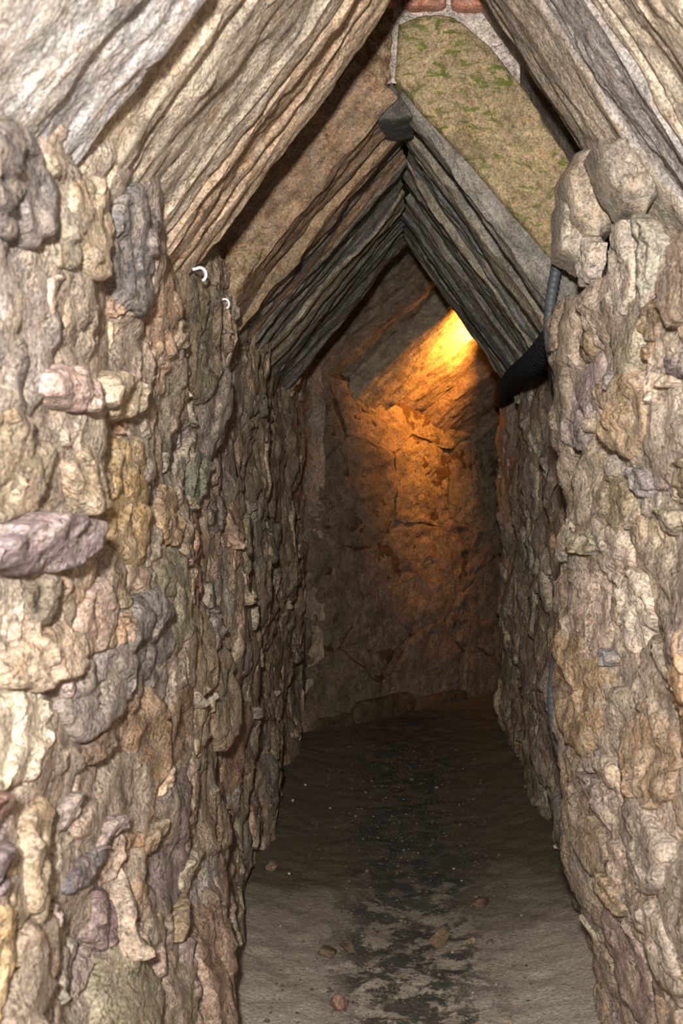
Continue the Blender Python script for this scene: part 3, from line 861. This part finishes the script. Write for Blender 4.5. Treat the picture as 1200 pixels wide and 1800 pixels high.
# added, unseen bowls that cut the bulb's light at chosen roof and wall lines
def on_roof(px, py):
    r = np.array([(px - VPX) / F, 1.0, (VPY - py) / F]); best = None
    for Yt in np.linspace(5.3, 8.0, 2701):
        p = r * Yt; q = np.array([p[0] - C0[0], p[1] - C0[1]])
        t = (q[0] + q[1]) * S2; dd = (q[0] - q[1]) * S2
        g = abs(0.57 - 0.28 * t + 1.19 * dd - p[2])
        if best is None or g < best[0]: best = (g, p)
    return best[1] + np.array([0, 0, EYE])
def on_back(px, py):
    r = np.array([(px - VPX) / F, 1.0, (VPY - py) / F])
    Yt = (C0[1] - C0[0]) / (1 - r[0]); return r * Yt + np.array([0, 0, EYE])
M_BLOCKER = plain_mat('blocker_tin', (0.06, 0.055, 0.05), 0.7)
def light_blocker(A, B, blocked, R0):
    dA, dB = (A - LP) / np.linalg.norm(A - LP), (B - LP) / np.linalg.norm(B - LP)
    nS = np.cross(dA, dB); nS /= np.linalg.norm(nS)
    if (blocked - LP) @ nS < 0: nS = -nS
    dm = dA + dB; dm /= np.linalg.norm(dm); dt = np.cross(nS, dm)
    V = []
    for th in np.linspace(-math.pi, math.pi, 37):
        e = dm * math.cos(th) + dt * math.sin(th)
        for q in np.linspace(0, math.pi / 2, 10):
            V.append(R0 * (e * math.cos(q) + nS * math.sin(q)))
    sh = mesh_obj('light_blocker', np.array(V), grid_faces(37, 10), M_BLOCKER, lamp, sharp=0)
    so = sh.modifiers.new('thickness', 'SOLIDIFY'); so.thickness = 0.0015
light_blocker(on_roof(640, 700), on_roof(795, 545), on_roof(640, 560), 0.050)
light_blocker(on_roof(802, 735), on_back(815, 1100), on_back(868, 900), 0.045)

# ---------------------------------------------------------------- conduit, black duct, clips
M_GREY = plain_mat('grey_conduit', (0.06, 0.064, 0.07), 0.55, 0.4, 90, 0.001)
M_BLACK = plain_mat('black_rubber', (0.012, 0.012, 0.013), 0.6, 0.3, 50, 0.002)
M_WHITE = plain_mat('white_plastic', (0.75, 0.75, 0.74), 0.45, 0.5, var=0.08)
def pp(px, py, Y0): return ((px - VPX) / F * Y0, Y0, EYE + (VPY - py) / F * Y0)
V, Fc = tube([pp(985, 440, 3.05), pp(974, 490, 3.05), pp(966, 545, 3.05), pp(966, 600, 3.05), pp(985, 690, 3.05), pp(1002, 800, 3.05), pp(1002, 1030, 3.06), pp(982, 1130, 3.06), pp(972, 1210, 3.06), pp(974, 1270, 3.06), pp(984, 1315, 3.06), pp(998, 1350, 3.06)], 0.016, 14, 0.06, 90)
tag(mesh_obj('conduit', V, Fc, M_GREY, None, sharp=0), 'grey flexible conduit running down behind the right pier', 'conduit')
V, Fc = tube([pp(978, 590, 3.4), pp(952, 622, 3.65), pp(931, 643, 3.95), pp(910, 659, 4.4), pp(892, 680, 5.0), pp(884, 694, 5.5), pp(880, 704, 6.0)], 0.042, 16, 0.10, 60)
tag(mesh_obj('cable_duct', V, Fc, M_BLACK, None, sharp=0), 'thick black duct lying on top of the right wall under the roof slabs', 'cable duct')
def clip(px, py, Y0, r, lab):
    c = np.array(pp(px, py, Y0)); path = []
    for a in np.linspace(-1.3, 2.2, 8):
        path.append(c + np.array([r * math.cos(a), -0.006 * a, r * 1.15 * math.sin(a)]))
    path.append(path[-1] + np.array([-r * .8, 0.0, -r * .2]))
    V, Fc = tube(path, r * 0.30, 8)
    tag(mesh_obj('cable_clip', V, Fc, M_WHITE, None, sharp=0), lab, 'clip', 'white cable clips along the left wall top')
clip(353, 482, 2.58, 0.012, 'curled white plastic clip at the lower corner of the front left slab')
clip(396, 534, 2.95, 0.010, 'smaller white clip further along the left wall top')

# ---------------------------------------------------------------- loose stones on the floor
rng = np.random.RandomState(41)
def rock(px, py, w, h, rgb, name, label, cat, group=None, seed=None, flat=0.7):
    Y0 = EYE * F / (py - VPY); X0 = (px - VPX) / F * Y0
    sx = w / F * Y0 / 2; sz = h / F * Y0 / 2; sy = sx * rng.uniform(.75, 1.1)
    nlat, nlon = 12, 18; V = []; Fc = []
    for i in range(nlat + 1):
        th = math.pi * i / nlat
        for j in range(nlon):
            ph = 2 * math.pi * j / nlon
            V.append((math.sin(th) * math.cos(ph), math.sin(th) * math.sin(ph), math.cos(th)))
    V = np.array(V); sd = rng.uniform(0, 80)
    # facet the rock by random planes, then roughen
    for _ in range(12):
        n = rng.normal(size=3); n /= np.linalg.norm(n); c = rng.uniform(.42, .8)
        ex = np.maximum(V @ n - c, 0); V = V - ex[:, None] * n
    V = V * (1 + 0.12 * fbm(V * 2.2 + sd, 3))[:, None]
    for i in range(nlat):
        for j in range(nlon):
            k = (j + 1) % nlon; Fc.append((i * nlon + j, (i + 1) * nlon + j, (i + 1) * nlon + k, i * nlon + k))
    V = V * np.array([sx, sy, sz])
    V[:, 2] -= V[:, 2].min()
    o = mesh_obj(name, V, Fc, M_ROCK, None, np.tile(np.array(rgb) * 0.9, (len(V), 1)), V[:, :2], 28)
    o.location = (X0, Y0, floor_z(X0, Y0) - sz * 0.25); o.rotation_euler[2] = rng.uniform(-.4, .4)
    tag(o, label, cat, group)
rock(770, 1650, 52, 46, (0.17, 0.115, 0.065), 'rock', 'angular brown rock in the middle of the path', 'rock')
rock(592, 1765, 40, 36, (0.24, 0.13, 0.09), 'rock', 'reddish brown rock nearest the camera', 'rock')
rock(575, 1672, 44, 26, (0.16, 0.105, 0.06), 'rock', 'flat brown rock left of the dark patch', 'rock')
rock(612, 1655, 36, 22, (0.17, 0.12, 0.07), 'rock', 'small brown rock behind the flat brown rock', 'rock')
rock(845, 1585, 44, 22, (0.16, 0.08, 0.055), 'rock', 'low reddish rock on the right of the path', 'rock')
rock(826, 1648, 22, 14, (0.26, 0.17, 0.09), 'rock', 'small ochre rock right of the angular brown rock', 'rock')
rock(478, 1538, 26, 22, (0.20, 0.125, 0.075), 'rock', 'brown rock beside the foot of the left wall', 'rock')
for (px, py) in ((514, 1415), (580, 1414), (492, 1628), (536, 1384), (508, 1538), (795, 1664), (916, 1612)):
    rock(px, py, 6, 5, (0.45, 0.41, 0.35), 'pebble', 'tiny pale pebble lying on the dark floor', 'pebble', 'pale pebbles on the floor')
# grit: uncountable tiny stones
rng = np.random.RandomState(3)
ico = np.array([(0, 0, 1), (.89, 0, .2), (.28, .85, .25), (-.72, .53, .2), (-.72, -.53, .25), (.28, -.85, .2), (0, 0, -.6)])
icf = [(0, 1, 2), (0, 2, 3), (0, 3, 4), (0, 4, 5), (0, 5, 1), (6, 2, 1), (6, 3, 2), (6, 4, 3), (6, 5, 4), (6, 1, 5)]
VV = []; FF = []; CC = []
fx = x; fy = y
xi0, yi0 = xs, ys
Z2 = (z - 0.012).reshape(len(xs), len(ys))
for k in range(2600):
    gx = np.clip(rng.normal(0.03, 0.2), -0.36, 0.36); gy = 2.6 + 3.2 * rng.uniform() ** 1.4
    zi = Z2[np.searchsorted(xs, gx) - 1, np.searchsorted(ys, gy) - 1]
    r = rng.lognormal(math.log(0.0032), 0.45)
    a = rng.uniform(0, 6.28); R = np.array([[math.cos(a), -math.sin(a), 0], [math.sin(a), math.cos(a), 0], [0, 0, 1]])
    v = (ico * rng.uniform(.7, 1.3, (7, 3))) @ R * r * np.array([1.2, 1, .7])
    VV.append(v + np.array([gx, gy, zi + r * .2])); FF += [tuple(i + 7 * k for i in f) for f in icf]
    g = rng.choice([0, 1, 2, 3], p=[.55, .27, .15, .03])
    CC.append(np.tile([(0.10, 0.085, 0.065), (0.20, 0.16, 0.11), (0.05, 0.046, 0.04), (0.42, 0.38, 0.32)][g], (7, 1)))
grit = mesh_obj('grit', np.vstack(VV), FF, M_ROCK, None, np.vstack(CC), np.vstack(VV)[:, :2], 0)
tag(grit, 'fine dark grit scattered along the trodden floor', 'grit', kind='stuff')
